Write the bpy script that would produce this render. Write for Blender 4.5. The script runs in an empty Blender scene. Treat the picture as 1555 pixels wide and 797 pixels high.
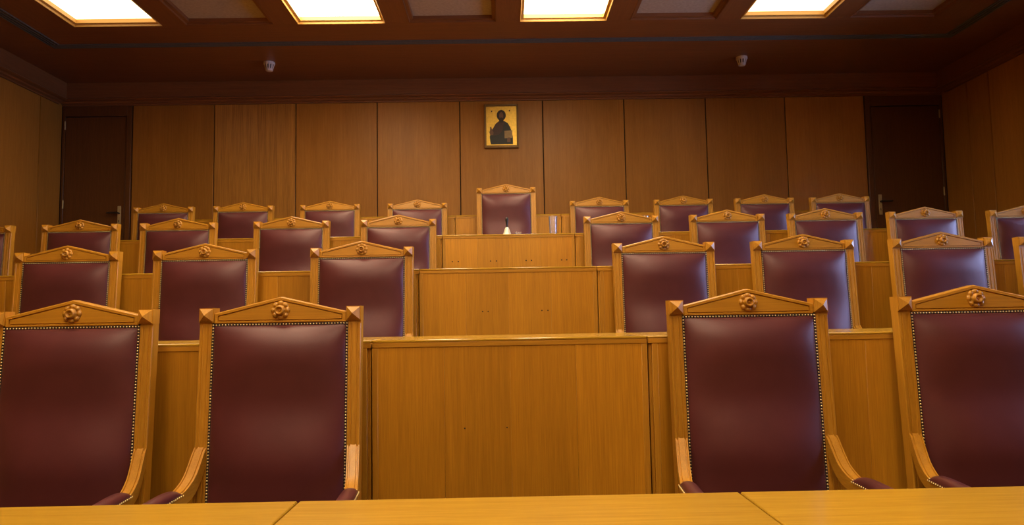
import bpy, bmesh, math, random
from mathutils import Matrix, Vector

# ------------------------------------------------------------------ camera, world, light, exposure
scene = bpy.context.scene
COL = scene.collection
CZ = 1.21                                   # eye height above the floor of the first row
def make_camera():
    f, pit, yaw, rol = 1100.0, math.radians(4.3457), math.radians(0.79077), math.radians(0.99529)
    fw = Vector((math.sin(yaw)*math.cos(pit), math.cos(yaw)*math.cos(pit), math.sin(pit)))
    r0 = Vector((math.cos(yaw), -math.sin(yaw), 0.0))
    u0 = r0.cross(fw)
    r = r0*math.cos(rol) - u0*math.sin(rol)
    u = r0*math.sin(rol) + u0*math.cos(rol)
    cd = bpy.data.cameras.new('camera'); cam = bpy.data.objects.new('camera', cd); COL.objects.link(cam)
    cd.sensor_fit = 'HORIZONTAL'; cd.sensor_width = 36.0; cd.lens = 36.0*f/1555.0
    cd.clip_start = 0.05; cd.clip_end = 100
    m = Matrix((r, u, -fw)).transposed().to_4x4(); m.translation = Vector((0, 0, CZ))
    cam.matrix_world = m
    scene.camera = cam
make_camera()

LIGHT_STRENGTH = 16.6                        # ceiling diffusers
LIGHT_COLOUR = (1.0, 0.80, 0.50, 1)
DAY_POWER = 105.0                            # daylight entering each window
DAY_COLOUR = (0.42, 0.55, 1.0)
scene.view_settings.view_transform = 'Standard'
scene.view_settings.look = 'None'
scene.view_settings.exposure = 0.0
scene.view_settings.gamma = 1.0
scene.view_settings.use_curve_mapping = False
world = bpy.data.worlds.new('world'); scene.world = world; world.use_nodes = True
bg = world.node_tree.nodes['Background']; bg.inputs[0].default_value = (0.45, 0.6, 1.0, 1); bg.inputs[1].default_value = 0.6

# ------------------------------------------------------------------ room dimensions (metres)
D = [2.6432 + 1.46826*k for k in range(5)]  # plane of the chair backs, row by row
TIER = 0.36
XL, XR = -5.12, 5.265
YB, YF = 8.40, -3.40
ZC = 4.013                                  # ceiling
ZW = 3.765                                  # underside of the cornice
PANEL_Y = [D[0]-1.46826+0.10] + [d+0.10 for d in D[:4]]      # desk fronts
DESK_TOP = [0.77, 1.133, 1.501, 1.866, 2.230]
WIN = [(1.6, 2.7), (3.1, 4.2), (4.7, 5.8)]

# ------------------------------------------------------------------ materials
def new_mat(name):
    m = bpy.data.materials.new(name); m.use_nodes = True
    nt = m.node_tree; b = nt.nodes['Principled BSDF']
    return m, nt, b
def wood(name, dark, light, axis='z', rough=0.38, tone=0.16, scale=1.0, bump=0.05, coat=0.0, spec=0.5):
    m, nt, b = new_mat(name); N = nt.nodes; L = nt.links
    tc = N.new('ShaderNodeTexCoord'); oi = N.new('ShaderNodeObjectInfo')
    mul = N.new('ShaderNodeVectorMath'); mul.operation = 'SCALE'; mul.inputs[0].default_value = (37.0, 53.0, 71.0)
    L.new(oi.outputs['Random'], mul.inputs['Scale'])
    add = N.new('ShaderNodeVectorMath'); add.operation = 'ADD'
    L.new(tc.outputs['Object'], add.inputs[0]); L.new(mul.outputs[0], add.inputs[1])
    def grain(across, along):
        mp = N.new('ShaderNodeMapping'); s = [across*scale]*3; s['xyz'.index(axis)] = along*scale
        mp.inputs['Scale'].default_value = s; L.new(add.outputs[0], mp.inputs['Vector'])
        n = N.new('ShaderNodeTexNoise'); n.inputs['Scale'].default_value = 1.0; n.inputs['Detail'].default_value = 4.0
        n.inputs['Roughness'].default_value = 0.6; L.new(mp.outputs[0], n.inputs['Vector']); return n
    fine = grain(230, 7.0); mid = grain(45, 1.0); big = grain(4.0, 0.8)
    m1 = N.new('ShaderNodeMath'); m1.operation = 'MULTIPLY_ADD'; m1.inputs[1].default_value = 0.6
    L.new(fine.outputs['Fac'], m1.inputs[0])
    m2 = N.new('ShaderNodeMath'); m2.operation = 'MULTIPLY'; m2.inputs[1].default_value = 0.4
    L.new(mid.outputs['Fac'], m2.inputs[0]); L.new(m2.outputs[0], m1.inputs[2])
    ramp = N.new('ShaderNodeValToRGB'); e = ramp.color_ramp.elements
    e[0].position = 0.28; e[0].color = (*dark, 1); e[1].position = 0.72; e[1].color = (*light, 1)
    L.new(m1.outputs[0], ramp.inputs[0])
    # large soft tone drift and a tone for each piece
    t1 = N.new('ShaderNodeMapRange'); t1.inputs['From Min'].default_value = 0.3; t1.inputs['From Max'].default_value = 0.7
    t1.inputs['To Min'].default_value = 1-tone*0.6; t1.inputs['To Max'].default_value = 1+tone*0.6
    L.new(big.outputs['Fac'], t1.inputs[0])
    t2 = N.new('ShaderNodeMapRange'); t2.inputs['To Min'].default_value = 1-tone; t2.inputs['To Max'].default_value = 1+tone*0.7
    L.new(oi.outputs['Random'], t2.inputs[0])
    tm = N.new('ShaderNodeMath'); tm.operation = 'MULTIPLY'; L.new(t1.outputs[0], tm.inputs[0]); L.new(t2.outputs[0], tm.inputs[1])
    cm = N.new('ShaderNodeVectorMath'); cm.operation = 'SCALE'; L.new(ramp.outputs[0], cm.inputs[0]); L.new(tm.outputs[0], cm.inputs['Scale'])
    L.new(cm.outputs[0], b.inputs['Base Color'])
    b.inputs['Roughness'].default_value = rough
    b.inputs['Specular IOR Level'].default_value = spec
    b.inputs['Coat Weight'].default_value = coat; b.inputs['Coat Roughness'].default_value = 0.12
    bp = N.new('ShaderNodeBump'); bp.inputs['Strength'].default_value = bump; bp.inputs['Distance'].default_value = 0.002
    L.new(fine.outputs['Fac'], bp.inputs['Height']); L.new(bp.outputs[0], b.inputs['Normal'])
    return m
def plain(name, col, rough=0.5, metal=0.0, spec=0.5):
    m, nt, b = new_mat(name)
    n = nt.nodes.new('ShaderNodeTexNoise'); n.inputs['Scale'].default_value = 40
    tc = nt.nodes.new('ShaderNodeTexCoord'); nt.links.new(tc.outputs['Object'], n.inputs['Vector'])
    r = nt.nodes.new('ShaderNodeValToRGB'); e = r.color_ramp.elements
    e[0].position = 0.3; e[0].color = (*[c*0.88 for c in col], 1); e[1].position = 0.7; e[1].color = (*[min(1, c*1.08) for c in col], 1)
    nt.links.new(n.outputs['Fac'], r.inputs[0]); nt.links.new(r.outputs[0], b.inputs['Base Color'])
    b.inputs['Roughness'].default_value = rough; b.inputs['Metallic'].default_value = metal; b.inputs['Specular IOR Level'].default_value = spec
    return m
def leather_mat():
    m, nt, b = new_mat('burgundy_leather'); N = nt.nodes; L = nt.links
    tc = N.new('ShaderNodeTexCoord'); oi = N.new('ShaderNodeObjectInfo')
    n = N.new('ShaderNodeTexNoise'); n.inputs['Scale'].default_value = 7; n.inputs['Detail'].default_value = 5
    L.new(tc.outputs['Object'], n.inputs['Vector'])
    r = N.new('ShaderNodeValToRGB'); e = r.color_ramp.elements
    e[0].position = 0.3; e[0].color = (0.076, 0.0165, 0.0175, 1); e[1].position = 0.72; e[1].color = (0.100, 0.0225, 0.0235, 1)
    L.new(n.outputs['Fac'], r.inputs[0]); L.new(r.outputs[0], b.inputs['Base Color'])
    v = N.new('ShaderNodeTexVoronoi'); v.inputs['Scale'].default_value = 420; L.new(tc.outputs['Object'], v.inputs['Vector'])
    bp = N.new('ShaderNodeBump'); bp.inputs['Strength'].default_value = 0.10; bp.inputs['Distance'].default_value = 0.001
    L.new(v.outputs['Distance'], bp.inputs['Height'])
    wr = N.new('ShaderNodeTexNoise'); wr.inputs['Scale'].default_value = 5; L.new(tc.outputs['Object'], wr.inputs['Vector'])
    b2 = N.new('ShaderNodeBump'); b2.inputs['Strength'].default_value = 0.25; b2.inputs['Distance'].default_value = 0.012
    L.new(wr.outputs['Fac'], b2.inputs['Height']); L.new(bp.outputs[0], b2.inputs['Normal']); L.new(b2.outputs[0], b.inputs['Normal'])
    b.inputs['Roughness'].default_value = 0.40; b.inputs['Specular IOR Level'].default_value = 0.48; b.inputs['Specular Tint'].default_value = (1.0, 0.82, 0.84, 1)
    return m
OAK_D, OAK_L = (0.35, 0.145, 0.009), (0.54, 0.245, 0.020)
M = {}
M['oak'] = wood('oak_upright_grain', OAK_D, OAK_L, 'z', 0.36, 0.10)
M['oak_x'] = wood('oak_level_grain', OAK_D, OAK_L, 'x', 0.33, 0.08)
M['oak_y'] = wood('oak_deep_grain', OAK_D, OAK_L, 'y', 0.33, 0.08)
M['top'] = wood('oak_worktop', (0.345, 0.175, 0.010), (0.50, 0.275, 0.023), 'x', 0.24, 0.05, coat=0.25, bump=0.006)
M['plank'] = wood('oak_veneer', (0.36, 0.14, 0.006), (0.57, 0.25, 0.015), 'z', 0.36, 0.17)
M['wall'] = wood('brown_oak_wall_veneer', (0.275, 0.104, 0.012), (0.41, 0.168, 0.024), 'z', 0.38, 0.14, spec=0.22)
M['wall_streak'] = wood('streaked_oak_wall_veneer', (0.21, 0.080, 0.010), (0.52, 0.225, 0.034), 'z', 0.38, 0.06, scale=0.55, spec=0.3)
M['wall_dark'] = wood('dark_door_veneer', (0.085, 0.030, 0.007), (0.15, 0.055, 0.013), 'z', 0.42, 0.10, spec=0.35)
M['ceil'] = wood('red_brown_ceiling_veneer', (0.15, 0.052, 0.015), (0.25, 0.092, 0.026), 'x', 0.42, 0.08)
M['ceil_y'] = wood('red_brown_beam_veneer', (0.15, 0.052, 0.015), (0.25, 0.092, 0.026), 'y', 0.42, 0.08)
M['lightframe'] = wood('oak_light_frame', (0.52, 0.27, 0.05), (0.66, 0.37, 0.085), 'x', 0.4, 0.05)
M['leather'] = leather_mat()
M['brass'] = plain('brass', (0.72, 0.55, 0.26), 0.32, 1.0)
M['band_dark'] = plain('dark_band', (0.018, 0.010, 0.008), 0.7)
M['dull_brass'] = plain('dull_brass', (0.50, 0.38, 0.18), 0.45, 0.35)
M['black'] = plain('black_lacquer', (0.012, 0.012, 0.013), 0.3)
M['gap'] = plain('dark_recess', (0.02, 0.010, 0.005), 0.8)
M['vent'] = plain('dark_grey_vent', (0.10, 0.10, 0.085), 0.5)
M['vent_bed'] = plain('vent_shadow_gap', (0.05, 0.042, 0.034), 0.7)
M['coffer'] = plain('beige_fabric', (0.42, 0.33, 0.23), 0.9)
M['ivory'] = plain('ivory_plastic', (0.62, 0.52, 0.42), 0.5)
M['bellsilver'] = plain('pale_metal', (0.72, 0.68, 0.56), 0.35, 0.35)
M['carpet'] = plain('dark_red_carpet', (0.09, 0.03, 0.022), 0.95)
M['gold'] = plain('gold_leaf', (0.80, 0.52, 0.08), 0.40, 0.55)
M['gold_dark'] = plain('worn_gold_edge', (0.20, 0.105, 0.022), 0.5, 0.3)
M['ic_robe'] = plain('dark_red_paint', (0.045, 0.014, 0.008), 0.5)
M['ic_mantle'] = plain('dark_blue_green_paint', (0.012, 0.013, 0.009), 0.5)
M['ic_hair'] = plain('dark_brown_paint', (0.018, 0.009, 0.004), 0.5)
M['ic_skin'] = plain('ochre_paint', (0.13, 0.055, 0.022), 0.5)
M['ic_book'] = plain('pale_ochre_paint', (0.30, 0.19, 0.06), 0.5)
M['plaster'] = plain('white_plaster', (0.7, 0.66, 0.58), 0.9)
def glass_mat(name, tint, painted_sheen=0.0):
    m = bpy.data.materials.new(name); m.use_nodes = True; nt = m.node_tree
    for n in list(nt.nodes): nt.nodes.remove(n)
    o = nt.nodes.new('ShaderNodeOutputMaterial'); mx = nt.nodes.new('ShaderNodeMixShader')
    t = nt.nodes.new('ShaderNodeBsdfTransparent'); t.inputs[0].default_value = (*tint, 1)
    g = nt.nodes.new('ShaderNodeBsdfGlossy'); g.inputs['Roughness'].default_value = 0.05
    fr = nt.nodes.new('ShaderNodeFresnel'); fr.inputs[0].default_value = 1.35
    nt.links.new(fr.outputs[0], mx.inputs[0]); nt.links.new(t.outputs[0], mx.inputs[1]); nt.links.new(g.outputs[0], mx.inputs[2])
    if painted_sheen:
        df = nt.nodes.new('ShaderNodeBsdfDiffuse'); df.inputs[0].default_value = (0.78, 0.74, 0.82, 1)  # pale lavender mixed into the colour to imitate bright reflections on the glass
        m2 = nt.nodes.new('ShaderNodeMixShader'); m2.inputs[0].default_value = painted_sheen
        nt.links.new(mx.outputs[0], m2.inputs[1]); nt.links.new(df.outputs[0], m2.inputs[2]); mx = m2
    nt.links.new(mx.outputs[0], o.inputs[0]); return m
M['glass'] = glass_mat('clear_glass', (0.98, 0.98, 0.98), 0.10)
M['pane'] = glass_mat('window_glass', (0.96, 0.98, 1.0))
def emit_mat(name, k):
    m, nt, b = new_mat(name)
    b.inputs['Base Color'].default_value = (0.9, 0.88, 0.82, 1)
    b.inputs['Emission Color'].default_value = LIGHT_COLOUR; b.inputs['Emission Strength'].default_value = LIGHT_STRENGTH*k
    return m
M['lit'] = emit_mat('lit_diffuser', 1.0)
M['lit_dim'] = emit_mat('weaker_lit_diffuser', 0.17)      # outermost lights dimmed only to keep the sides of the wall darker

# ------------------------------------------------------------------ mesh helpers
def finish(bm, name, mat, smooth=False, angle=None):
    bmesh.ops.recalc_face_normals(bm, faces=bm.faces)
    me = bpy.data.meshes.new(name); bm.to_mesh(me); bm.free()
    me.materials.append(M[mat])
    if smooth:
        for p in me.polygons: p.use_smooth = True
        if angle is not None: me.set_sharp_from_angle(angle=math.radians(angle))
    return me
def add_box(bm, x0, x1, y0, y1, z0, z1):
    v = [bm.verts.new(p) for p in ((x0,y0,z0),(x1,y0,z0),(x1,y1,z0),(x0,y1,z0),(x0,y0,z1),(x1,y0,z1),(x1,y1,z1),(x0,y1,z1))]
    for f in ((0,3,2,1),(4,5,6,7),(0,1,5,4),(1,2,6,5),(2,3,7,6),(3,0,4,7)): bm.faces.new([v[i] for i in f])
def box_mesh(name, b, mat, bevel=0.0, seg=2):
    bm = bmesh.new(); add_box(bm, *b)
    if bevel: bmesh.ops.bevel(bm, geom=bm.edges[:], offset=bevel, segments=seg, profile=0.5, affect='EDGES')
    return finish(bm, name, mat, smooth=bevel > 0, angle=40)
def add_prism(bm, prof, axis, a0, a1):
    """prof: list of 2-D points; axis: extrusion axis ('x','y','z')"""
    def P(p, a):
        if axis == 'x': return (a, p[0], p[1])
        if axis == 'y': return (p[0], a, p[1])
        return (p[0], p[1], a)
    n = len(prof); A = [bm.verts.new(P(p, a0)) for p in prof]; B = [bm.verts.new(P(p, a1)) for p in prof]
    for i in range(n): bm.faces.new((A[i], A[(i+1) % n], B[(i+1) % n], B[i]))
    bm.faces.new(A); bm.faces.new(B[::-1])
def add_lathe(bm, prof, n=20, c=(0,0,0), cap=True):
    """prof: (radius, z) from bottom to top, about a vertical axis"""
    rings = []
    for r, z in prof:
        rings.append([bm.verts.new((c[0]+r*math.cos(2*math.pi*i/n), c[1]+r*math.sin(2*math.pi*i/n), c[2]+z)) for i in range(n)])
    for a, b in zip(rings, rings[1:]):
        for i in range(n): bm.faces.new((a[i], a[(i+1) % n], b[(i+1) % n], b[i]))
    if cap: bm.faces.new(rings[0][::-1]); bm.faces.new(rings[-1])
def obj(name, me, parent=None, loc=(0,0,0), kind=None):
    o = bpy.data.objects.new(name, me); COL.objects.link(o); o.location = loc
    if parent: o.parent = parent
    if kind: o['kind'] = kind
    return o
def boxo(name, b, mat, parent=None, bevel=0.0, kind=None, seg=2):
    """a box whose origin sits at the centre of its own base, so copies of a material vary"""
    cx, cy, cz = (b[0]+b[1])/2, (b[2]+b[3])/2, b[4]
    me = box_mesh(name, (b[0]-cx, b[1]-cx, b[2]-cy, b[3]-cy, 0, b[5]-b[4]), mat, bevel, seg)
    return obj(name, me, parent, (cx, cy, cz), kind)
def tag(o, label, cat, group=None):
    o['label'] = label; o['category'] = cat
    if group: o['group'] = group
    return o
def thing(name, loc, label=None, cat=None, group=None, kind=None):
    o = bpy.data.objects.new(name, None); COL.objects.link(o); o.location = loc; o.empty_display_size = 0.1
    if label: tag(o, label, cat, group)
    if kind: o['kind'] = kind
    return o
def copy_tree(o, parent=None):
    c = o.copy(); COL.objects.link(c); c.parent = parent
    for ch in list(o.children): copy_tree(ch, c)
    return c

# ------------------------------------------------------------------ floor and tiers
boxo('floor', (XL-0.1, XR+0.1, YF-0.1, YB+0.1, -0.12, 0.0), 'carpet', kind='structure')
for k in range(1, 5):
    y0 = PANEL_Y[k] + 0.03
    y1 = (PANEL_Y[k+1] + 0.03) if k < 4 else YB+0.02
    o = boxo('floor_tier', (XL, XR, y0, y1, 0.0, TIER*k), 'carpet', kind='structure')

# ------------------------------------------------------------------ back wall: single veneer panels with open joints
wall_back = boxo('wall_back', (XL-0.1, XR+0.1, YB+0.02, YB+0.15, 0.0, ZC+0.2), 'gap', kind='structure')
JX = [-4.304, -3.351, -2.397, -1.443, -0.471, 0.508, 1.473, 2.442, 3.390, 4.337]
def child_of(o, parent):
    o.parent = parent; o.location = Vector(o.location) - Vector(parent.location)
for i in range(len(JX)-1):
    g = 0.0055
    p = boxo('panel', (JX[i]+g, JX[i+1]-g, YB, YB+0.02, TIER*4, ZW+0.03), 'wall_streak' if i == 1 else 'wall', bevel=0.003, seg=1); child_of(p, wall_back)
# ------------------------------------------------------------------ doors in the two far corners
def door(name, hx, fx, s):
    """hx: hinge edge, fx: latch edge, s: +1 when the latch edge is at larger x"""
    t = thing(name, (hx, YB, TIER*4), kind='structure')
    w = abs(fx-hx); H = ZW + 0.03 - TIER*4
    def b(n, x0, x1, y0, y1, z0, z1, mat, bev=0.002, parent=t):
        xs = sorted((s*x0, s*x1))
        return boxo(n, (xs[0], xs[1], y0, y1, z0, z1), mat, parent, bev, seg=1)
    leaf = b('door_leaf', 0.035, w-0.075, 0.0, 0.02, 0.01, H-0.16, 'wall_dark')
    b('door_frame', w-0.070, w-0.012, -0.012, 0.02, 0, H, 'wall_dark', 0.004)
    b('door_frame', 0.0, 0.03, -0.008, 0.02, 0, H, 'wall_dark', 0.004)
    b('door_frame', 0.03, w-0.07, -0.010, 0.02, H-0.15, H, 'wall_dark', 0.004)
    b('stop_bead', w-0.075-0.014, w-0.075-0.004, -0.006, 0.0, 0.01, H-0.165, 'wall_dark', 0.002)
    for hz in (0.25, 1.12, 2.05):
        bm = bmesh.new(); add_lathe(bm, [(0.008, 0), (0.008, 0.09), (0.004, 0.1)], 10)
        obj('hinge', finish(bm, 'hinge', 'dull_brass', True, 40), t, (s*0.032, -0.01, hz))
    hp = b('handle_plate', w-0.155, w-0.115, -0.008, 0.0, 0.90, 1.14, 'dull_brass', 0.003)
    c = Vector(hp.location)
    bm = bmesh.new()
    add_lathe(bm, [(0.011, 0), (0.011, 0.05)], 12)
    bmesh.ops.rotate(bm, verts=bm.verts, cent=(0,0,0), matrix=Matrix.Rotation(math.radians(90), 3, 'X'))
    bm2 = bmesh.new(); add_lathe(bm2, [(0.007, 0), (0.010, 0.015), (0.010, 0.11), (0.006, 0.125)], 12)
    bmesh.ops.rotate(bm2, verts=bm2.verts, cent=(0,0,0), matrix=Matrix.Rotation(math.radians(-90*s), 3, 'Y'))
    bmesh.ops.translate(bm2, verts=bm2.verts, vec=(0, -0.048, 0))
    tmp = bpy.data.meshes.new('t'); bm2.to_mesh(tmp); bm2.free(); bm.from_mesh(tmp)
    lv = obj('lever', finish(bm, 'lever', 'black', True, 40), hp, (0, 0, 0.155))
    kh = boxo('keyhole', (-0.004, 0.004, -0.0052, -0.0035, 0.05, 0.075), 'black', hp)
    return t
door('door_1', XL+0.005, JX[0]+0.006, 1)
door('door_2', XR-0.005, JX[-1]-0.006, -1)

# ------------------------------------------------------------------ side walls
def side_wall(name, x, s, joints, win=()):
    """s: direction into the room"""
    xs = sorted((x, x - s*0.14))
    z0, z1 = 1.5, 3.2
    root = thing(name, (x, YB, 0), kind='structure')
    def seg(n, ya, yb, za, zb, mat, dx0=0.02, dx1=0.14, bev=0.0):
        a = sorted((-s*dx0, -s*dx1))
        return boxo(n, (a[0], a[1], ya-YB, yb-YB, za, zb), mat, root, bev, seg=1)
    if not win:
        seg('wall_core', YF, YB, 0, ZC+0.2, 'gap')
    else:
        seg('wall_core', YF, YB, 0, z0, 'gap'); seg('wall_core', YF, YB, z1, ZC+0.2, 'gap')
        ys = [YF] + [v for w in win for v in w] + [YB]
        for a, b2 in zip(ys[::2], ys[1::2]): seg('wall_core', a, b2, z0, z1, 'gap')
    for ya, yb in zip(joints[1:], joints[:-1]):
        hit = [w for w in win if w[0] < yb-0.01 and w[1] > ya+0.01]
        if hit:
            seg('panel', ya+0.006, yb-0.006, 0.0, z0, 'wall', 0.0, 0.02, 0.003)
            seg('panel', ya+0.006, yb-0.006, z1, ZW+0.03, 'wall', 0.0, 0.02, 0.003)
        else:
            seg('panel', ya+0.006, yb-0.006, 0.0, ZW+0.03, 'wall', 0.0, 0.02, 0.003)
    return root
side_wall('wall_left', XL, 1, [YB-0.005, 7.99, 7.03, 6.07, 5.11, 4.15, 3.19, 2.23, 1.27, 0.31, -0.65, -1.61, -2.57, YF])
jr = [YB-0.005, 7.926, 7.564, 6.6]
for w in WIN[::-1]:
    jr += [w[1], w[0]]
jr += [0.98, 0.02, -0.94, -1.9, -2.86, YF]
jr = sorted(set(jr), reverse=True)
side_wall('wall_right', XR, -1, jr, WIN)
boxo('wall_front', (XL-0.1, XR+0.1, YF-0.14, YF, 0.0, ZC+0.2), 'wall', kind='structure')
for i, (a, b2) in enumerate(WIN):
    t = thing('window_%d' % (i+1), (XR+0.07, (a+b2)/2, 1.5), kind='structure')
    h = (b2-a)/2
    for bb in ((-0.03, 0.03, -h, -h+0.06, 0, 1.7), (-0.03, 0.03, h-0.06, h, 0, 1.7), (-0.03, 0.03, -h+0.06, h-0.06, 0, 0.06),
               (-0.03, 0.03, -h+0.06, h-0.06, 1.64, 1.7), (-0.025, 0.025, -0.025, 0.025, 0.06, 1.64)):
        boxo('window_frame', bb, 'oak', t, 0.004, seg=1)
    for sgn in (-1, 1):
        ya, yb = sorted((sgn*0.025, sgn*(h-0.06)))
        boxo('pane', (-0.003, 0.003, ya, yb, 0.06, 1.64), 'pane', t)
    ld = bpy.data.lights.new('daylight', 'AREA'); ld.shape = 'RECTANGLE'; ld.size = 1.7; ld.size_y = b2-a
    ld.energy = DAY_POWER; ld.color = DAY_COLOUR
    lo = bpy.data.objects.new('daylight', ld); COL.objects.link(lo)
    lo.location = (XR+0.16, (a+b2)/2, 2.35); lo.rotation_euler = (0, math.radians(90), 0)

# ------------------------------------------------------------------ cornice
CP = [(0.0, ZW), (0.022, ZW), (0.022, ZW+0.012), (0.034, ZW+0.020), (0.05, ZW+0.024), (0.062, ZW+0.038), (0.082, ZW+0.044), (0.106, ZW+0.046), (0.116, ZW+0.053), (0.116, ZW+0.060), (0.106, ZW+0.067), (0.098, ZW+0.068), (0.098, ZW+0.074), (0.10, ZW+0.076), (0.10, ZC+0.01), (0.0, ZC+0.01)]
bm = bmesh.new(); add_prism(bm, [(YB-d, z) for d, z in CP], 'x', XL, XR); obj('trim_1', finish(bm, 'trim_1', 'ceil'), kind='structure')
bm = bmesh.new(); add_prism(bm, [(XL+d, z) for d, z in CP], 'y', YF, YB-0.1); obj('trim_2', finish(bm, 'trim_2', 'ceil_y'), kind='structure')
bm = bmesh.new(); add_prism(bm, [(XR-d, z) for d, z in CP], 'y', YF, YB-0.1); obj('trim_3', finish(bm, 'trim_3', 'ceil_y'), kind='structure')

# ------------------------------------------------------------------ coffered ceiling
CELL, PITCH, X0C, Y0C, NX, NY = 0.825, 1.0505, -3.995, 6.69, 8, 9
REC = 0.10
bm = bmesh.new()
yN = Y0C-(NY-1)*PITCH-CELL
xN = X0C+(NX-1)*PITCH+CELL
add_box(bm, XL, XR, Y0C, YB+0.02, ZC, ZC+REC)
add_box(bm, XL, XR, YF, yN, ZC, ZC+REC)
for j in range(NY-1):
    y1 = Y0C-j*PITCH-CELL
    add_box(bm, XL, XR, y1-(PITCH-CELL), y1, ZC, ZC+REC)
ceiling = obj('ceiling', finish(bm, 'ceiling', 'ceil'), kind='structure')
bm = bmesh.new()
xe = [XL] + [v for i in range(NX) for v in (X0C+i*PITCH, X0C+i*PITCH+CELL)] + [XR]
for j in range(NY):
    y1 = Y0C-j*PITCH
    for a, b2 in zip(xe[::2], xe[1::2]): add_box(bm, a, b2, y1-CELL, y1, ZC+0.0005, ZC+REC)
obj('cross_beam', finish(bm, 'cross_beam', 'ceil_y'), ceiling)
boxo('ceiling_deck', (XL-0.1, XR+0.1, YF-0.1, YB+0.1, ZC+REC, ZC+REC+0.08), 'gap', ceiling)
def frame_mesh(name, prof, mat):
    """square recess moulding: prof = (inset from the opening, height above the ceiling plane)"""
    bm = bmesh.new(); h = CELL/2; rings = []
    for ins, z in prof:
        q = h-ins; rings.append([bm.verts.new(p) for p in ((-q,-q,z),(q,-q,z),(q,q,z),(-q,q,z))])
    for a, b2 in zip(rings, rings[1:]):
        for i in range(4): bm.faces.new((a[i], a[(i+1) % 4], b2[(i+1) % 4], b2[i]))
    for i in range(4): bm.faces.new((rings[-1][i], rings[-1][(i+1) % 4], rings[0][(i+1) % 4], rings[0][i]))
    return finish(bm, name, mat)
lf = frame_mesh('frame', [(0.0, 0.0), (0.004, -0.004), (0.007, 0.0), (0.009, 0.016), (0.036, 0.020), (0.038, 0.058), (0.06, 0.060), (0.06, 0.085), (0.0, 0.085)], 'lightframe')
cf = frame_mesh('coffer_frame', [(0.0, -0.002), (0.006, 0.0), (0.010, 0.014), (0.040, 0.018), (0.042, 0.05), (0.06, 0.052), (0.06, 0.085), (0.0, 0.085)], 'ceil')
q = CELL/2-0.0395
dm = box_mesh('diffuser', (-q, q, -q, q, 0.056, 0.064), 'lit')
dm2 = box_mesh('diffuser', (-q, q, -q, q, 0.056, 0.064), 'lit_dim')
pm = box_mesh('coffer_panel', (-q, q, -q, q, 0.050, 0.064), 'coffer')
NTH = ['first', 'second', 'third', 'fourth', 'fifth', 'sixth', 'seventh', 'eighth', 'ninth']
for j in range(NY):
    for i in range(NX):
        c = (X0C+i*PITCH+CELL/2, Y0C-j*PITCH-CELL/2, ZC)
        if i % 2 == 0 and (j == 0 or i in (2, 4)):
            t = thing('ceiling_light', c, 'lit ceiling panel, %s coffer row from the icon wall, %s' % (NTH[j], ('outermost, away from glasses', '', 'away from the glasses', '', 'on the drinking-glass side', '', 'outermost, drinking-glass side')[i]), 'ceiling light', 'lit panels of the coffered ceiling')
            obj('frame', lf, t); obj('diffuser', dm if i in (2, 4) else dm2, t)
        else:
            cp = obj('coffer_panel', pm, ceiling, c)
            fr = obj('coffer_frame', cf, ceiling, c)
# slot air vents running round the coffers
bm = bmesh.new()
def vent_run(name, x0, x1, y0, y1):
    t = thing(name, ((x0+x1)/2, (y0+y1)/2, ZC), kind='structure')
    lx, ly = (x1-x0)/2, (y1-y0)/2
    boxo('vent_bed', (-lx, lx, -ly, ly, -0.002, 0.004), 'vent_bed', t)
    n = 3
    for a in range(n+1):
        if lx > ly:
            c = -ly + 2*ly*a/n; boxo('vent_bar', (-lx, lx, c-0.006, c+0.006, -0.009, 0.001), 'vent', t)
        else:
            c = -lx + 2*lx*a/n; boxo('vent_bar', (c-0.006, c+0.006, -ly, ly, -0.009, 0.001), 'vent', t)
vent_run('trim_4', -4.50, 4.66, 7.125, 7.205)
vent_run('trim_5', -4.50, -4.40, YF+0.6, 7.115)
vent_run('trim_6', 4.56, 4.66, YF+0.6, 7.115)
# smoke detectors
def detector(x, y):
    t = thing('smoke_detector', (x, y, ZC), 'small ivory smoke detector on the dark ceiling, ' + ('on the drinking-glass side' if x > 0 else 'away from the drinking glasses'), 'smoke detector', 'ceiling smoke detectors')
    bm = bmesh.new(); add_lathe(bm, [(0.040, -0.03), (0.058, -0.028), (0.062, -0.018), (0.060, 0.0)], 24); obj('base', finish(bm, 'base', 'ivory', True, 40), t)
    bm = bmesh.new(); add_lathe(bm, [(0.022, -0.098), (0.036, -0.094), (0.040, -0.084), (0.040, -0.072)], 24); obj('cap', finish(bm, 'cap', 'ivory', True, 40), t)
    bm = bmesh.new(); add_lathe(bm, [(0.034, -0.074), (0.046, -0.03)], 24); obj('sensor_core', finish(bm, 'sensor_core', 'vent', True, 40), t)
    for i in range(10):
        a = 2*math.pi*i/10
        bm = bmesh.new(); add_prism(bm, [(0.036, -0.075), (0.041, -0.075), (0.054, -0.028), (0.046, -0.028)], 'y', -0.007, 0.007)
        bmesh.ops.rotate(bm, verts=bm.verts, cent=(0,0,0), matrix=Matrix.Rotation(a, 3, 'Z'))
        obj('fin', finish(bm, 'fin', 'ivory'), t)
detector(-2.488, 7.70); detector(2.664, 7.72)

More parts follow.
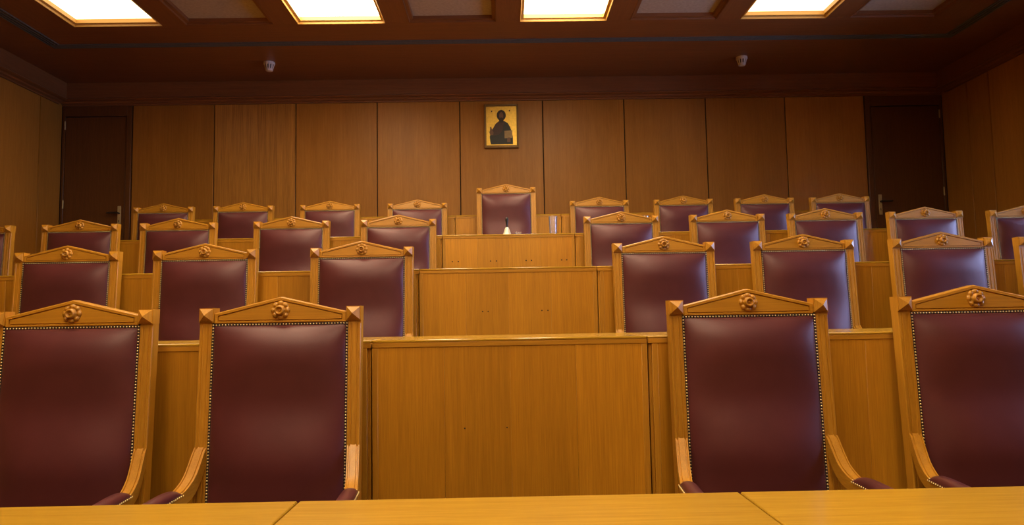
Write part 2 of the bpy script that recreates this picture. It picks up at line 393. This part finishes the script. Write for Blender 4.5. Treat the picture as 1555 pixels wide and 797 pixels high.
# ------------------------------------------------------------------ desks, one section each side and one in the middle, row by row
CEN = [(-0.508, 0.577), (-0.4937, 0.5422), (-0.4829, 0.5517), (-0.4663, 0.5758), (-0.4533, 0.594)]
EXT = [(-3.4, 3.5), (-4.45, 4.55), (-4.45, 4.55), (-3.32, 3.40), (-3.30, 3.36)]
DEPTH = 0.55
def desk(k, x0, x1, label, group=None, gl=0.0, gr=0.0, name='desk'):
    yf = PANEL_Y[k]; zt = DESK_TOP[k]; zl = TIER*max(0, k-1); xc = (x0+x1)/2; zf = TIER*k
    t = thing(name, (xc, yf, zl), label, 'desk', group)
    L = lambda n, b, m, bev=0.002: boxo(n, (b[0]-xc, b[1]-xc, b[2], b[3], b[4]-zl, b[5]-zl), m, t, bev, seg=2 if bev > 0.003 else 1)
    th = 0.028
    L('worktop', (x0+0.0012, x1-0.0012, -0.002, DEPTH if k < 4 else 0.30, zt-0.010, zt), 'top', 0.0028)
    L('top_rail', (x0+0.0012, x1-0.0012, -0.0012, 0.022, zt-th, zt-0.010), 'oak_x', 0.001)
    L('top_core', (x0+0.03, x1-0.03, 0.03, (DEPTH if k < 4 else 0.30)-0.03, zt-th, zt-0.010), 'oak_x', 0.001)
    a, b2 = x0+gl, x1-gr
    st = 0.022
    L('stile', (a, a+st, 0, 0.022, zl, zt-th), 'oak'); L('stile', (b2-st, b2, 0, 0.022, zl, zt-th), 'oak')
    if gl > 0.01: L('filler_strip', (x0+0.004, a, 0.010, 0.026, zl, zt-th), 'oak')
    if gr > 0.01: L('filler_strip', (b2, x1-0.004, 0.010, 0.026, zl, zt-th), 'oak')
    n = max(2, round((b2-a-2*st)/0.262)); w = (b2-a-2*st)/n
    for i in range(n):
        L('plank', (a+st+i*w+0.0003, a+st+(i+1)*w-0.0003, 0.0015, 0.020, zl, zt-th), 'plank', 0.0008)
    dp = DEPTH-0.06 if k < 4 else 0.28
    L('end_panel', (a, a+0.022, 0.031, dp, zf, zt-th), 'oak_y'); L('end_panel', (b2-0.022, b2, 0.031, dp, zf, zt-th), 'oak_y')
    L('shelf', (a+0.022, b2-0.022, 0.031, dp-0.12, zt-0.17, zt-0.15), 'oak_x')
    return t
ROWN = ['front', 'second', 'third', 'fourth']
WL = ['oak desk wing before the front row of armchairs, %s',
      'long oak desk wing between front and second rows, %s',
      'long oak desk wing between second and third rows, %s',
      'oak desk wing between third and fourth rows, %s',
      'low oak partition wing behind the fourth row, %s']
SIDE = {-1: 'away from the drinking glasses', 1: 'on the drinking-glass side'}
CLb = ['middle oak desk with worktop seams, in front of the front row of armchairs',
       'tall middle oak desk front between the front and second rows',
       'middle oak desk front between the second and third rows, with knots',
       'middle oak desk front below the hand bell, with four pairs of dark plugs',
       'low middle oak partition behind the tall chairman armchair']
cdesk = []
for k in range(5):
    c0, c1 = CEN[k]; e0, e1 = EXT[k]
    cdesk.append(desk(k, c0, c1, CLb[k]))
    g = 'side wings of the desk rows'
    desk(k, e0, c0-0.002, WL[k] % SIDE[-1], g, gr=0.016 if k else 0.004)
    desk(k, c1+0.002, e1, WL[k] % SIDE[1], g, gl=0.016 if k else 0.004)
def plug(k, x, zrel, r=0.0045):
    t = cdesk[k]
    bm = bmesh.new(); add_lathe(bm, [(r, -0.0006), (r*0.8, 0.003)], 10)
    bmesh.ops.rotate(bm, verts=bm.verts, cent=(0,0,0), matrix=Matrix.Rotation(math.radians(90), 3, 'X'))
    obj('screw_plug', finish(bm, 'screw_plug', 'gap'), t, (x-t.location.x, 0.001, zrel+CZ-t.location.z))
for x in (-0.149, 0.0087): plug(1, x, -0.409, 0.0028)
for x in (-0.117, -0.085, 0.227, 0.262): plug(2, x, 0.038, 0.004)
for x in (-0.390, -0.343, -0.090, -0.043, 0.190, 0.232, 0.470, 0.510): plug(3, x, 0.446, 0.0055)

# ------------------------------------------------------------------ the armchair
TA = math.tan(math.radians(4.0)); HP = 1.30
def shear(bm):
    for v in bm.verts: v.co.y -= (HP - v.co.z)*TA
def arc(pts, n=5):
    """Catmull-Rom through 2-D points"""
    out = []
    P = [pts[0]] + list(pts) + [pts[-1]]
    for i in range(1, len(P)-2):
        p0, p1, p2, p3 = P[i-1], P[i], P[i+1], P[i+2]
        for j in range(n):
            t = j/n
            out.append(tuple(0.5*((2*p1[c]) + (-p0[c]+p2[c])*t + (2*p0[c]-5*p1[c]+4*p2[c]-p3[c])*t*t + (-p0[c]+3*p1[c]-3*p2[c]+p3[c])*t**3) for c in (0, 1)))
    out.append(tuple(pts[-1])); return out
def make_chair():
    t = thing('armchair', (0, 0, 0))
    # back posts with a fluted face, running down as rear legs
    for s in (-1, 1):
        bm = bmesh.new()
        prof = [(0.2445, 0.0), (0.254, 0.0), (0.2555, 0.003), (0.259, 0.003), (0.2605, 0.0003), (0.274, 0.0003), (0.2755, 0.003), (0.279, 0.003), (0.281, 0.0), (0.288, 0.0), (0.290, 0.003), (0.290, 0.045), (0.2445, 0.045)]
        prof = [(s*x, y) for x, y in prof]
        add_prism(bm, prof, 'z', 0.44, 1.200)
        add_box(bm, *sorted((s*0.2445, s*0.290)), 0.0, 0.045, 1.200, 1.212)
        shear(bm)
        post = obj('back_post', finish(bm, 'back_post', 'oak'), t)
        # square head block with a pyramid on its face
        bm = bmesh.new(); xa, xb = sorted((s*0.2375, s*0.2905)); z0, z1 = 1.2105, 1.2625; y = -0.007
        add_box(bm, xa, xb, y, 0.046, z0, z1)
        shear(bm); bl = obj('head_block', finish(bm, 'head_block', 'oak'), post)
        bm = bmesh.new(); ins = 0.003; cx, cz = (xa+xb)/2, (z0+z1)/2
        q = [bm.verts.new(p) for p in ((xa+ins, y, z0+ins), (xb-ins, y, z0+ins), (xb-ins, y, z1-ins), (xa+ins, y, z1-ins))]
        q2 = [bm.verts.new((v.co.x, y-0.003, v.co.z)) for v in q]
        ap = bm.verts.new((cx, y-0.024, cz)); bm.faces.new(q)
        for i in range(4):
            bm.faces.new((q[i], q[(i+1) % 4], q2[(i+1) % 4], q2[i])); bm.faces.new((q2[i], q2[(i+1) % 4], ap))
        shear(bm); obj('pyramid', finish(bm, 'pyramid', 'oak'), post)
        bm = bmesh.new()
        for (za, zb, w0, w1) in ((0.0, 0.44, 0.038, 0.0455),):
            v = []
            for z, w, dy in ((0.0, 0.036, 0.03), (0.44, 0.0455, 0.0)):
                c = s*0.267
                v.append([bm.verts.new(p) for p in ((c-w/2, dy, z), (c+w/2, dy, z), (c+w/2, dy+w, z), (c-w/2, dy+w, z))])
            for i in range(4): bm.faces.new((v[0][i], v[0][(i+1) % 4], v[1][(i+1) % 4], v[1][i]))
            bm.faces.new(v[0]); bm.faces.new(v[1])
        shear(bm); obj('leg', finish(bm, 'leg', 'oak'), t)
    # crest rail: low gable with a sunk field
    out = [(-0.2375, 1.2055), (0.2375, 1.2055), (0.2375, 1.243), (0.0, 1.300), (-0.2375, 1.243)]
    inn = [(-0.2235, 1.2150), (0.2235, 1.2150), (0.2235, 1.2335), (0.0, 1.2870), (-0.2235, 1.2335)]
    def inset(P, d):
        c = (0, 1.235); res = []
        n = len(P)
        for i in range(n):
            p0, p, p1 = Vector(P[i-1]), Vector(P[i]), Vector(P[(i+1) % n])
            e0 = (p-p0).normalized(); e1 = (p1-p).normalized()
            n0 = Vector((-e0.y, e0.x)); n1 = Vector((-e1.y, e1.x)); b = (n0+n1); b = b/(b.dot(n0))
            res.append(tuple(p + b*d))
        return res
    bm = bmesh.new()
    loops = [(out, 0.038), (out, -0.001), (inset(out, 0.003), -0.005), (inset(inn, -0.0012), -0.005), (inn, 0.001), (inset(inn, 0.0016), 0.001), (inset(inn, 0.0030), -0.003)]
    rings = [[bm.verts.new((x, y, z)) for x, z in lp] for lp, y in loops]
    for a, b in zip(rings, rings[1:]):
        for i in range(5): bm.faces.new((a[i], a[(i+1) % 5], b[(i+1) % 5], b[i]))
    bm.faces.new(rings[0]); bm.faces.new(rings[-1])
    shear(bm); crest = obj('crest_rail', finish(bm, 'crest_rail', 'oak_x'), t)
    # carved rosette
    bm = bmesh.new(); n = 64; rings = []
    R = [(0.0, 0.0195), (0.003, 0.0185), (0.0050, 0.0125), (0.0078, 0.0125), (0.0098, 0.0225), (0.0128, 0.0245), (0.0158, 0.0215), (0.0174, 0.014), (0.0184, 0.005), (0.0210, 0.0080), (0.025, 0.0095), (0.0295, 0.0075), (0.0325, 0.004), (0.0330, -0.002)]
    cz = 1.2515
    for r, h in R[1:]:
        ring = []
        for i in range(n):
            a = 2*math.pi*i/n; rr, hh = r, h
            if r > 0.0180:
                pet = abs(math.cos(4*a)); f = (r-0.0170)/0.0145
                rr = r*(1 + 0.08*f*(pet-0.5)); hh = h*(0.60+0.55*pet) if h > 0 else h
            ring.append(bm.verts.new((rr*math.cos(a), -0.003-hh, cz+rr*math.sin(a))))
        rings.append(ring)
    c = bm.verts.new((0, -0.003-R[0][1], cz))
    for i in range(n): bm.faces.new((c, rings[0][i], rings[0][(i+1) % n]))
    for a, b in zip(rings, rings[1:]):
        for i in range(n): bm.faces.new((a[i], a[(i+1) % n], b[(i+1) % n], b[i]))
    shear(bm); obj('rosette', finish(bm, 'rosette', 'oak', True), crest)
    # padded leather back
    bm = bmesh.new(); xa, z0, z1 = 0.2445, 0.47, 1.2055
    hx, hz, zc = xa-0.0085, (z1-z0)/2-0.0085, (z0+z1)/2
    nx, nz = 26, 34
    PK = [(0.0, 0.0), (0.02, 0.012), (0.06, 0.026), (0.13, 0.040), (0.22, 0.046), (0.34, 0.057), (0.46, 0.047), (0.60, 0.031), (0.74, 0.038), (0.84, 0.045), (0.92, 0.039), (0.97, 0.022), (0.99, 0.010), (1.0, 0.0)]
    PKS = arc(PK, 6)
    def prof_z(u):
        for p, q in zip(PKS, PKS[1:]):
            if p[0] <= u <= q[0]: return p[1] + (q[1]-p[1])*(u-p[0])/max(1e-9, q[0]-p[0])
        return 0.0
    def bulge(tx, tz, z):
        e = 1.08*(max(0.0, 1-abs(tx)**2.7))**0.74
        return e*max(0.0, prof_z((tz+1)/2))
    g = []
    for j in range(nz+1):
        tz = math.sin(math.pi/2*(-1+2*j/nz)) ; row = []
        for i in range(nx+1):
            tx = math.sin(math.pi/2*(-1+2*i/nx)); z = zc+hz*tz
            row.append(bm.verts.new((hx*tx, -0.001-bulge(tx, tz, z), z)))
        g.append(row)
    for j in range(nz):
        for i in range(nx): bm.faces.new((g[j][i], g[j][i+1], g[j+1][i+1], g[j+1][i]))
    rim = [g[0][i] for i in range(nx)] + [g[j][nx] for j in range(nz)] + [g[nz][i] for i in range(nx, 0, -1)] + [g[j][0] for j in range(nz, 0, -1)]
    def off(v, d, y):
        x = v.co.x + (d if v.co.x > hx-1e-6 else -d if v.co.x < -hx+1e-6 else 0)
        z = v.co.z + (d if v.co.z > zc+hz-1e-6 else -d if v.co.z < zc-hz+1e-6 else 0)
        return bm.verts.new((x, y, z))
    r1 = [off(v, 0.0085, -0.001) for v in rim]; r2 = [off(v, 0.0085, 0.030) for v in rim]
    m = len(rim)
    for i in range(m):
        k = (i+1) % m
        bm.faces.new((rim[i], rim[k], r1[k], r1[i])); bm.faces.new((r1[i], r1[k], r2[k], r2[i]))
    bm.faces.new(r2)
    shear(bm); back = obj('back_cushion', finish(bm, 'back_cushion', 'leather', True, 60), t)
    # dark brown-black band under the nail heads
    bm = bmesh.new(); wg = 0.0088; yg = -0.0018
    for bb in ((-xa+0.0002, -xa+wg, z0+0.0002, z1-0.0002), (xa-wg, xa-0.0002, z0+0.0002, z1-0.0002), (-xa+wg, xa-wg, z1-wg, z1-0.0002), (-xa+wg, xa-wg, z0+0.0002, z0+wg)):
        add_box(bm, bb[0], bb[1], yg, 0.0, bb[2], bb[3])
    shear(bm); obj('nail_band', finish(bm, 'nail_band', 'band_dark'), back)
    # brass nail heads round the leather
    bm = bmesh.new(); xn, zn0, zn1 = 0.2400, z0+0.0045, z1-0.0048; sp = 0.0109
    pts = []
    nxs = int(round(2*xn/sp)); nzs = int(round((zn1-zn0)/sp))
    for i in range(nxs+1): pts.append((-xn+2*xn*i/nxs, zn1)); pts.append((-xn+2*xn*i/nxs, zn0))
    for j in range(1, nzs): pts.append((-xn, zn0+(zn1-zn0)*j/nzs)); pts.append((xn, zn0+(zn1-zn0)*j/nzs))
    for (px, pz) in pts:
        r = 0.0034; A = []
        for rr, h in ((r, 0.0), (r*0.75, 0.0022)):
            A.append([bm.verts.new((px+rr*math.cos(k*math.pi/3), -0.0022-h, pz+rr*math.sin(k*math.pi/3))) for k in range(6)])
        tp = bm.verts.new((px, -0.0022-0.0030, pz))
        for k in range(6):
            bm.faces.new((A[0][k], A[0][(k+1) % 6], A[1][(k+1) % 6], A[1][k])); bm.faces.new((A[1][k], A[1][(k+1) % 6], tp))
    shear(bm); nh = obj('nailhead_trim', finish(bm, 'nailhead_trim', 'brass', True), back); nh['kind'] = 'stuff'
    # arms: swept wooden arm from the post, leather pad on the level part
    top = arc([(-0.030, 0.778), (-0.047, 0.762), (-0.072, 0.725), (-0.105, 0.683), (-0.150, 0.655), (-0.185, 0.645)], 4)
    low = arc([(-0.185, 0.606), (-0.140, 0.612), (-0.100, 0.632), (-0.070, 0.664), (-0.048, 0.700), (-0.030, 0.712)], 4)
    for s in (-1, 1):
        bm = bmesh.new()
        def xo(y): return 0.267 + 0.024*min(1.0, max(0.0, (-y-0.03)/0.16)) + 0.012*max(0.0, (-y-0.19)/0.3)
        line_t = top + [(-0.480, 0.632), (-0.520, 0.628), (-0.535, 0.612)]
        line_b = low[::-1] + [(-0.480, 0.594), (-0.520, 0.594), (-0.530, 0.600)]
        nsec = 24
        def samp(L, u):
            f = u*(len(L)-1); i = min(int(f), len(L)-2); w = f-i
            return (L[i][0]*(1-w)+L[i+1][0]*w, L[i][1]*(1-w)+L[i+1][1]*w)
        cs = [(-1, 0), (-0.82, 0), (-0.74, -0.004), (-0.55, -0.004), (-0.47, 0.0), (0.47, 0.0), (0.55, -0.004), (0.74, -0.004), (0.82, 0), (1, 0)]
        secs = []
        for a in range(len(line_t)):
            yt, zt = line_t[a]; yb, zb = line_b[a]
            pad_here = a >= len(top)
            hw = 0.0215
            row = [bm.verts.new((s*(xo(yt)+c*hw), yt - dz*0.5, zt+dz-(0.02 if pad_here and False else 0))) for c, dz in cs]
            row += [bm.verts.new((s*(xo(yb)+c*hw), yb, zb)) for c in (1, -1)]
            secs.append(row)
        for A, B in zip(secs, secs[1:]):
            m = len(A)
            for i in range(m): bm.faces.new((A[i], A[(i+1) % m], B[(i+1) % m], B[i]))
        bm.faces.new(secs[0]); bm.faces.new(secs[-1][::-1])
        arm = obj('arm', finish(bm, 'arm', 'oak_y', True, 30), t)
        # pad
        bm = bmesh.new(); rows = []; ny, nc = 16, 12
        for j in range(ny+1):
            u = j/ny; y = -0.176 - 0.295*u
            e = (1-abs(2*u-1)**3.2)**0.55 if 0 < u < 1 else 0.0
            hgt = 0.006+0.024*e; zb = 0.640-0.012*u
            row = []
            for i in range(nc+1):
                th = math.pi*i/nc; cx = math.cos(th); sz = math.sin(th)**0.7 if 0 < i < nc else 0
                row.append(bm.verts.new((s*(xo(y) + 0.0255*cx*(0.9+0.1*e)), y, zb + hgt*sz)))
            rows.append(row)
        for A, B in zip(rows, rows[1:]):
            for i in range(nc): bm.faces.new((A[i], A[i+1], B[i+1], B[i]))
            bm.faces.new((A[nc], A[0], B[0], B[nc]))
        bm.faces.new(rows[0]); bm.faces.new(rows[-1])
        obj('arm_pad', finish(bm, 'arm_pad', 'leather', True, 60), arm)
        bm = bmesh.new()
        def nail(px, py, pz):
            r = 0.0030; A = []
            for rr, h in ((r, 0.0), (r*0.7, 0.002)):
                A.append([bm.verts.new((px+rr*math.cos(k*math.pi/3), py+rr*0.4*math.sin(k*math.pi/3), pz+h+rr*0.8*math.sin(k*math.pi/3))) for k in range(6)])
            for k in range(6): bm.faces.new((A[0][k], A[0][(k+1) % 6], A[1][(k+1) % 6], A[1][k]))
            bm.faces.new(A[1])
        for i in range(5): nail(s*(xo(-0.176)+0.019*(i-2)/2), -0.178, 0.6465)
        for j in range(24):
            y = -0.182-0.285*j/23
            for q in (-1, 1): nail(s*(xo(y)+q*0.0265), y, 0.641-0.012*j/23)
        o = obj('nailhead_trim', finish(bm, 'nailhead_trim', 'brass', True), arm); o['kind'] = 'stuff'
        # arm support and front leg
        bm = bmesh.new(); c = s*(xo(-0.46)-0.006)
        v = []
        for z, w, y in ((0.40, 0.046, -0.470), (0.47, 0.036, -0.468), (0.54, 0.032, -0.462), (0.597, 0.042, -0.458)):
            v.append([bm.verts.new(p) for p in ((c-w/2, y-w/2, z), (c+w/2, y-w/2, z), (c+w/2, y+w/2, z), (c-w/2, y+w/2, z))])
        for A, B in zip(v, v[1:]):
            for i in range(4): bm.faces.new((A[i], A[(i+1) % 4], B[(i+1) % 4], B[i]))
        bm.faces.new(v[0]); bm.faces.new(v[-1]); obj('arm_support', finish(bm, 'arm_support', 'oak'), t)
        bm = bmesh.new(); v = []
        for z, w in ((0.0, 0.034), (0.03, 0.040), (0.34, 0.046), (0.40, 0.046)):
            v.append([bm.verts.new(p) for p in ((c-w/2, -0.470-w/2, z), (c+w/2, -0.470-w/2, z), (c+w/2, -0.470+w/2, z), (c-w/2, -0.470+w/2, z))])
        for A, B in zip(v, v[1:]):
            for i in range(4): bm.faces.new((A[i], A[(i+1) % 4], B[(i+1) % 4], B[i]))
        bm.faces.new(v[0]); bm.faces.new(v[-1]); obj('leg', finish(bm, 'leg', 'oak'), t)
    # seat
    bm = bmesh.new()
    for bb in ((-0.27, 0.27, -0.49, -0.462, 0.335, 0.405), (-0.27, 0.27, -0.055, -0.025, 0.335, 0.44), (-0.285, -0.258, -0.462, -0.055, 0.335, 0.405), (0.258, 0.285, -0.462, -0.055, 0.335, 0.405)):
        add_box(bm, *bb)
    obj('seat_rail', finish(bm, 'seat_rail', 'oak_x'), t)
    bm = bmesh.new(); n1, n2 = 20, 18; g = []
    for j in range(n2+1):
        row = []
        for i in range(n1+1):
            tx = math.sin(math.pi/2*(-1+2*i/n1)); ty = math.sin(math.pi/2*(-1+2*j/n2))
            e = (1-abs(tx)**4)**0.5*(1-abs(ty)**4)**0.5 if abs(tx) < 1 and abs(ty) < 1 else 0.0
            row.append(bm.verts.new((0.262*tx, -0.283+0.205*ty, 0.415+0.06*e)))
        g.append(row)
    for j in range(n2):
        for i in range(n1): bm.faces.new((g[j][i], g[j][i+1], g[j+1][i+1], g[j+1][i]))
    rim = [g[0][i] for i in range(n1)] + [g[j][n1] for j in range(n2)] + [g[n2][i] for i in range(n1, 0, -1)] + [g[j][0] for j in range(n2, 0, -1)]
    r2 = [bm.verts.new((v.co.x, v.co.y, 0.38)) for v in rim]
    for i in range(len(rim)): bm.faces.new((rim[i], rim[(i+1) % len(rim)], r2[(i+1) % len(rim)], r2[i]))
    bm.faces.new(r2); obj('seat', finish(bm, 'seat', 'leather', True, 60), t)
    return t
proto = make_chair(); used = [False]
def place(x, y, z, label, group, rz=0.0):
    o = proto if not used[0] else copy_tree(proto)
    used[0] = True
    o.location = (x, y, z); o.rotation_euler = (0, 0, math.radians(rz)); tag(o, label, 'armchair', group)
    return o
ORD = ['nearest the middle desk', 'second from the middle desk', 'third from the middle desk', 'fourth from the middle desk', 'fifth from the middle desk']
def lab(r, i, x): return '%s-row burgundy armchair, %s, %s' % (ROWN[r], ORD[i], SIDE[1 if x > 0 else -1])
ROWS = [
    [(-1.551, 1), (-0.804, 0), (0.895, 0), (1.733, 1)],
    [(-2.456, 2), (-1.681, 1), (-0.795, 0), (0.924, 0), (1.725, 1), (2.527, 2), (3.258, 3)],
    [(-4.051, 4), (-3.241, 3), (-2.492, 2), (-1.621, 1), (-0.797, 0), (0.930, 0), (1.759, 1), (2.528, 2), (3.314, 3), (4.108, 4)],
    [(-3.292, 3), (-2.519, 2), (-1.675, 1), (-0.821, 0), (0.965, 0), (1.795, 1), (2.598, 2), (3.346, 3)],
]
GR = ['front-row armchairs', 'second-row armchairs', 'third-row armchairs', 'fourth-row armchairs']
for r, row in enumerate(ROWS):
    for x, i in row:
        place(x, D[r], TIER*r, lab(r, i, x), GR[r])
# the chairman's chair stands higher, on a plinth
PL = 1.311+CZ-HP-TIER*3
pl = boxo('plinth', (0.051-0.40, 0.051+0.40, D[3]-0.62, D[3]+0.085, TIER*3, TIER*3+PL), 'oak_x', bevel=0.004)
tag(pl, 'low oak plinth under the raised chairman armchair', 'plinth')
place(0.051, D[3], TIER*3+PL, 'raised burgundy leather armchair in the middle of the fourth row, below the gold icon', 'fourth-row armchairs')

# ------------------------------------------------------------------ things on the chairman's desk
zt = DESK_TOP[3]
t = thing('hand_bell', (0.046, 6.0, zt), 'small pale hand bell with black handle before the raised armchair', 'bell')
bm = bmesh.new(); add_lathe(bm, [(0.046, 0.0), (0.048, 0.004), (0.044, 0.012), (0.036, 0.032), (0.028, 0.055), (0.020, 0.078), (0.013, 0.092), (0.006, 0.096)], 24)
obj('bell_body', finish(bm, 'bell_body', 'bellsilver', True, 50), t)
bm = bmesh.new(); add_lathe(bm, [(0.006, 0.096), (0.011, 0.100), (0.009, 0.108), (0.010, 0.130), (0.013, 0.150), (0.014, 0.165), (0.010, 0.176), (0.004, 0.180)], 18)
obj('handle', finish(bm, 'handle', 'black', True, 50), t)
def tumbler(x, y, z, r, h, label):
    t = thing('drinking_glass', (x, y, z), label, 'glass')
    bm = bmesh.new()
    add_lathe(bm, [(r*0.86, 0), (r, h), (r*0.985, h+0.001), (r*0.93, h), (r*0.80, 0.012), (0.001, 0.010)], 28)
    obj('glass_wall', finish(bm, 'glass_wall', 'glass', True, 40), t)
    return t
tumbler(0.435, 6.05, zt, 0.036, 0.186, 'tall clear drinking glass on the desk beside the hand bell')
tumbler(1.215, 6.05, zt, 0.030, 0.178, 'clear drinking glass, only its rim showing above a third-row armchair')
t = thing('glass_dish', (0.140, 6.0, zt), 'tiny low clear glass dish right beside the hand bell', 'dish')
bm = bmesh.new(); add_lathe(bm, [(0.018, 0), (0.028, 0.05), (0.026, 0.053), (0.023, 0.048), (0.014, 0.008), (0.001, 0.007)], 20)
obj('dish_wall', finish(bm, 'dish_wall', 'glass', True, 40), t)

# ------------------------------------------------------------------ icon on the back wall
ix, iz, iw, ih = 0.019, 1.986+CZ, 0.403, 0.520
ic = thing('icon_painting', (ix, YB, iz), 'gold-ground painted wooden icon of a half figure on the panelled wall', 'icon')
boxo('board', (-iw/2, iw/2, -0.030, -0.002, 0.0, ih), 'gold_dark', ic, 0.004)
boxo('gold_ground', (-iw/2+0.024, iw/2-0.024, -0.032, -0.029, 0.032, ih-0.026), 'gold', ic)
for bb in ((-iw/2, -iw/2+0.020, -0.038, -0.030, 0, ih), (iw/2-0.020, iw/2, -0.038, -0.030, 0, ih), (-iw/2+0.02, iw/2-0.02, -0.038, -0.030, 0, 0.026), (-iw/2+0.02, iw/2-0.02, -0.038, -0.030, ih-0.020, ih)):
    boxo('raised_edge', bb, 'gold_dark', ic, 0.003)
def paint(name, pts, mat, lay):
    bm = bmesh.new(); add_prism(bm, [((u-0.5)*iw, v*ih) for u, v in pts], 'y', -0.0322-0.0008*lay, -0.0312)
    obj(name, finish(bm, name, mat), ic)
def ell(cu, cv, ru, rv, n=20): return [(cu+ru*math.cos(2*math.pi*i/n), cv+rv*math.sin(2*math.pi*i/n)) for i in range(n)]
paint('painted_robe', [(0.19, 0.08), (0.83, 0.08), (0.82, 0.22), (0.80, 0.34), (0.76, 0.46), (0.70, 0.55), (0.60, 0.61), (0.42, 0.61), (0.33, 0.55), (0.26, 0.46), (0.20, 0.38), (0.16, 0.27), (0.17, 0.15)], 'ic_robe', 1)
paint('painted_mantle', [(0.19, 0.08), (0.83, 0.08), (0.83, 0.24), (0.80, 0.36), (0.75, 0.48), (0.68, 0.57), (0.60, 0.60), (0.56, 0.50), (0.52, 0.38), (0.42, 0.30), (0.28, 0.28), (0.18, 0.34), (0.155, 0.25), (0.17, 0.14)], 'ic_mantle', 2)
paint('painted_hair', ell(0.50, 0.745, 0.135, 0.125) , 'ic_hair', 2)
paint('painted_neck', [(0.44, 0.58), (0.56, 0.58), (0.57, 0.68), (0.43, 0.68)], 'ic_hair', 2)
paint('painted_face', ell(0.50, 0.735, 0.062, 0.085), 'ic_skin', 3)
paint('painted_beard', ell(0.50, 0.660, 0.058, 0.035), 'ic_hair', 4)
paint('painted_hand', [(0.17, 0.29), (0.25, 0.29), (0.27, 0.35), (0.23, 0.42), (0.20, 0.485), (0.17, 0.48), (0.165, 0.40), (0.145, 0.36)], 'ic_skin', 3)
paint('painted_book', [(0.585, 0.215), (0.815, 0.225), (0.815, 0.40), (0.585, 0.385)], 'ic_book', 3)
paint('painted_hand', [(0.66, 0.13), (0.76, 0.13), (0.76, 0.21), (0.72, 0.24), (0.66, 0.21)], 'ic_skin', 4)
paint('painted_mark', ell(0.22, 0.84, 0.02, 0.02, 8), 'ic_robe', 1)
paint('painted_mark', ell(0.74, 0.85, 0.02, 0.02, 8), 'ic_robe', 1)
